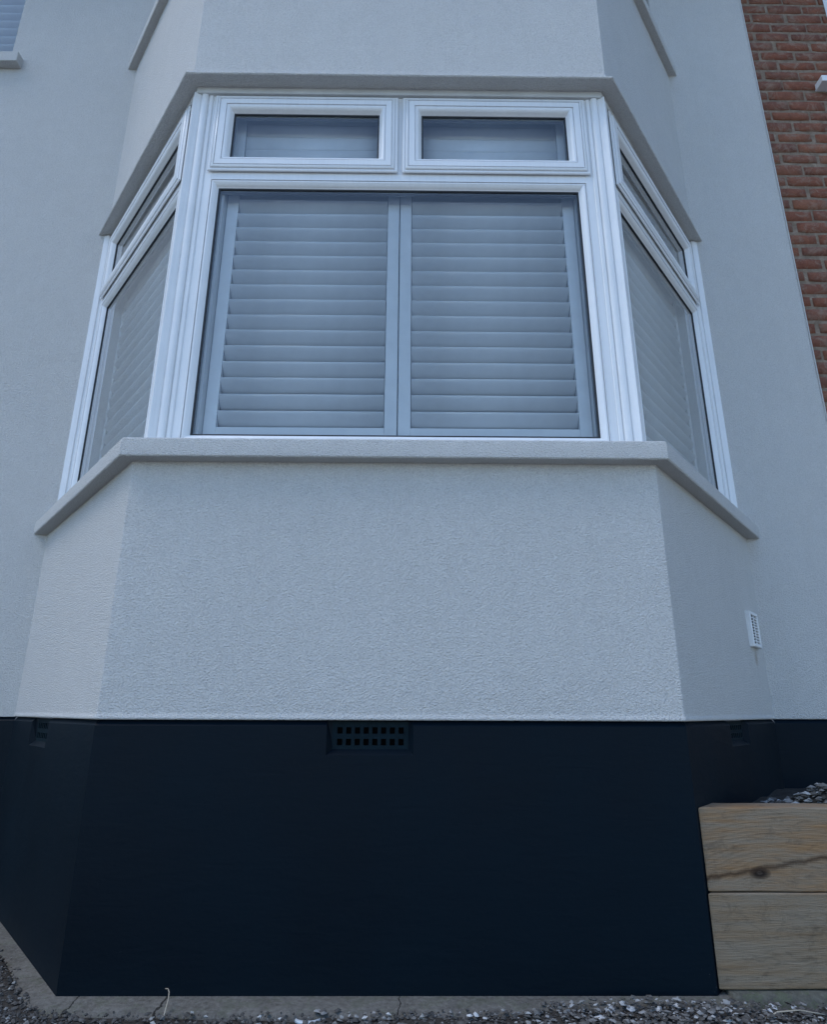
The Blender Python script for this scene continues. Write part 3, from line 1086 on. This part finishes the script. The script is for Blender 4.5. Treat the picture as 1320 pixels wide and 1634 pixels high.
# ================================================================== TIMBER SLEEPERS
def sleeper(name, z0, z1, mat, label, yf, seed):
    """sawn beam, its left end mitred along the bay's splay"""
    rnd = random.Random(seed)
    bm = bmesh.new()
    yb = yf + 0.105
    n = 40
    rows = []
    for i in range(n + 1):
        t = i / n
        row = []
        for y, z in ((yf, z0), (yf, z1), (yb, z1), (yb, z0)):
            xl = W + CT / ST * y + 0.003
            x = xl + (3.35 - xl) * t
            w = Vector((x * 3, y * 5 + seed, z * 4))
            row.append((x, y + 0.0022 * noise.noise(w), z + 0.0025 * noise.noise(w * 1.7 + Vector((7, 0, 0)))))
        rows.append([bm.verts.new(c) for c in row])
    for a, b in zip(rows, rows[1:]):
        for k in range(4):
            bm.faces.new((a[k], b[k], b[(k + 1) % 4], a[(k + 1) % 4]))
    bm.faces.new(rows[0])
    bm.faces.new(rows[-1])
    o = ob(name, bm, mat, bevel=0.004)
    return tag(o, label, 'timber beam', 'stacked timber sleepers')
sleeper('timber_sleeper', -0.4625, -0.243, M['timber_top'], 'upper sawn timber sleeper with a dark knot and cracks', 0.010, 3)
sleeper('timber_sleeper', -0.700, -0.4665, M['timber_low'], 'lower sawn timber sleeper resting on rough concrete', 0.006, 8)

# rough concrete bed under them
bm = bmesh.new()
n = 60
rows = []
prof = [(0.13, -0.703), (0.03, -0.702), (-0.004, -0.703), (-0.022, -0.709), (-0.036, -0.722), (-0.046, -0.742), (-0.052, -0.79), (0.13, -0.79)]
for i in range(n + 1):
    x = 1.835 + (3.3 - 1.835) * i / n
    row = []
    for k, (y, z) in enumerate(prof):
        w = Vector((x * 9, y * 9, z * 9))
        a = noise.noise(w) * 0.018 + noise.noise(w * 3) * 0.006
        row.append(bm.verts.new((x, y + (a if y < 0 else 0), z + (a * 0.6 if 2 < k < 6 else 0) - (0.012 * max(0, noise.noise(Vector((x * 5, 1, 1)))) if k in (3, 4) else 0))))
    rows.append(row)
for a, b in zip(rows, rows[1:]):
    for k in range(len(prof)):
        bm.faces.new((a[k], b[k], b[(k + 1) % len(prof)], a[(k + 1) % len(prof)]))
bm.faces.new(rows[0]); bm.faces.new(rows[-1])
tag(ob('concrete_bed', bm, M['haunch'], smooth=True), 'lumpy grey concrete bed under the lower timber sleeper', 'concrete')

# ================================================================== GRAVEL, RUBBLE AND SCRAPS
def stone(bm, c, size, rnd, flat=0.6):
    """angular little stone: a squashed, jittered octahedron-like lump"""
    ax = Matrix.Rotation(rnd.uniform(0, 6.283), 3, 'Z') @ Matrix.Rotation(rnd.uniform(-0.5, 0.5), 3, 'X')
    sx, sy, sz = size * rnd.uniform(0.7, 1.3), size * rnd.uniform(0.5, 1.0), size * flat * rnd.uniform(0.6, 1.1)
    pts = []
    m = rnd.choice((4, 5, 5, 6))
    for i in range(m):
        a = 6.283 * i / m + rnd.uniform(-0.35, 0.35)
        pts.append((math.cos(a) * sx, math.sin(a) * sy, rnd.uniform(-0.25, 0.25) * sz))
    vs = [bm.verts.new(Vector(c) + ax @ Vector(p)) for p in pts]
    tp = bm.verts.new(Vector(c) + ax @ Vector((rnd.uniform(-.4, .4) * sx, rnd.uniform(-.4, .4) * sy, sz)))
    bt = bm.verts.new(Vector(c) + ax @ Vector((0, 0, -sz)))
    for i in range(m):
        bm.faces.new((vs[i], vs[(i + 1) % m], tp))
        bm.faces.new((vs[(i + 1) % m], vs[i], bt))

rnd = random.Random(5)
bm = bmesh.new()
count = 0
while count < 11500:
    if rnd.random() < 0.62:
        x, y = rnd.uniform(-0.3, 2.75), rnd.uniform(-0.42, -0.085)
    else:
        x, y = rnd.uniform(-0.75, 0.12), rnd.uniform(-0.3, 0.6)
    cv = cover(x, y)
    if rnd.random() > cv ** 1.5 + (0.02 if y > -0.06 else 0.10):
        continue
    if -ST * x - CT * y < 0.012 and y > -0.012:
        continue
    s = 0.0028 + 0.0080 * rnd.random() ** 3
    stone(bm, (x, y, max(gz(x, y), -0.714) + s * 0.2), s, rnd, 0.65)
    count += 1
tag(ob('gravel', bm, M['gravel'], recalc=False), 'loose dark gravel and grit along the foot of the bay', 'gravel', kind='stuff')

# heap of broken plaster at the right, in front of the footing
bm = bmesh.new()
for i in range(1500):
    x = rnd.gauss(1.62, 0.24) if rnd.random() < 0.7 else rnd.uniform(0.7, 2.4)
    y = rnd.uniform(-0.22, -0.045 if x > 1.3 else -0.09)
    if x > 2.5 or x < 0.4:
        continue
    hgt = 0.018 * math.exp(-((x - 1.62) / 0.28) ** 2)
    s = 0.0035 + 0.010 * rnd.random() ** 3
    stone(bm, (x, y, max(gz(x, y), -0.714) + 0.002 + rnd.random() * hgt), s, rnd, 0.4)
tag(ob('plaster_rubble', bm, M['rubble'], recalc=False), 'broken pale plaster and flint bits heaped before the plinth corner', 'rubble', kind='stuff')

# rubble heap on the raised bed, seen over the upper timber
bm = bmesh.new()
for i in range(1300):
    x, y = rnd.uniform(2.2, 2.9), rnd.uniform(0.135, 0.42)
    s = 0.005 + 0.016 * rnd.random() ** 2
    stone(bm, (x, y, bedz(x, y) + s * 0.3 + rnd.random() * 0.01), s, rnd, 0.5)
tag(ob('rubble_heap', bm, M['rubble'], recalc=False), 'grey rubble heap lying behind the upper timber sleeper', 'rubble', kind='stuff')

# larger pale chips that can be picked apart
def chip(x, y, size, seed, label, z=None):
    r2 = random.Random(seed)
    bm = bmesh.new()
    stone(bm, (x, y, (gz(x, y) + size * 0.35 + 0.008) if z is None else z), size, r2, 0.45)
    o = ob('flint_chip', bm, M['chip'])
    return tag(o, label, 'stone', 'pale flint chips on the ground')
far = 'small pale flint chip among the dark gravel left of the footing'
near = 'small pale chip lying along the front edge of the footing'
heap = 'pale angular chip on the rubble before the plinth corner'
for i in range(12):
    while True:
        x, y = rnd.uniform(-0.62, 0.0), rnd.uniform(-0.2, 0.42)
        nl = -ST * x - CT * y
        if 0.065 < nl < 0.30:
            break
    chip(x, y, rnd.uniform(0.008, 0.016), i, far)
for i in range(8):
    chip(rnd.uniform(0.3, 1.3), rnd.uniform(-0.16, -0.118), rnd.uniform(0.006, 0.011), 50 + i, near)
for i in range(14):
    chip(rnd.gauss(1.63, 0.13), rnd.uniform(-0.15, -0.07), rnd.uniform(0.009, 0.018), 90 + i, heap, z=-0.712 + rnd.uniform(-0.004, 0.008))

# curl of cloudy plastic on the footing edge
bm = bmesh.new()
rows = []
for i in range(17):
    a = R(200 + 140 * i / 16)
    wd = 0.013 * math.sin(math.pi * (i + 0.6) / 17.2) + 0.0015
    cx, cy = 0.702 + math.cos(a) * 0.033, -0.128 + math.sin(a) * 0.026
    rows.append([bm.verts.new((cx + math.cos(a) * dd, cy + math.sin(a) * dd * 0.8, -0.716 + hh)) for dd, hh in ((-wd, 0.001), (0, 0.007), (wd, 0.002), (0, 0.004))])
for a, b in zip(rows, rows[1:]):
    for k in range(4):
        bm.faces.new((a[k], b[k], b[(k + 1) % 4], a[(k + 1) % 4]))
bm.faces.new(rows[0]); bm.faces.new(rows[-1])
tag(ob('plastic_scrap', bm, M['plastic'], smooth=True), 'crescent scrap of cloudy plastic on the footing edge', 'scrap')

def stalk(path, r, label):
    bm = bmesh.new()
    rows = []
    for i, c in enumerate(path):
        c = Vector(c)
        t = (Vector(path[min(i + 1, len(path) - 1)]) - Vector(path[max(i - 1, 0)])).normalized()
        s1 = t.cross(Vector((0.2, 1, 0.1))).normalized()
        s2 = t.cross(s1)
        rr = r * (1 - 0.5 * i / len(path))
        rows.append([bm.verts.new(c + s1 * math.cos(q) * rr + s2 * math.sin(q) * rr) for q in (0, 1.57, 3.14, 4.71)])
    for a, b in zip(rows, rows[1:]):
        for k in range(4):
            bm.faces.new((a[k], b[k], b[(k + 1) % 4], a[(k + 1) % 4]))
    bm.faces.new(rows[0]); bm.faces.new(rows[-1])
    tag(ob('dry_stalk', bm, M['stalk'], smooth=True), label, 'stalk', 'dry plant stalks')
stalk([(0.335, -0.128, -0.722), (0.331, -0.10, -0.706), (0.328, -0.075, -0.692), (0.322, -0.055, -0.683), (0.314, -0.042, -0.680), (0.305, -0.036, -0.682)], 0.0022, 'bent dry stalk leaning on the footing below the plinth')
stalk([(1.40, -0.16, -0.722), (1.43, -0.135, -0.712), (1.47, -0.12, -0.709), (1.52, -0.115, -0.713), (1.56, -0.118, -0.718)], 0.0026, 'curved dry stalk lying on the rubble')
stalk([(1.86, -0.13, -0.715), (1.90, -0.12, -0.704), (1.96, -0.115, -0.702), (2.02, -0.12, -0.710)], 0.0024, 'pale dry stalk in front of the concrete bed')
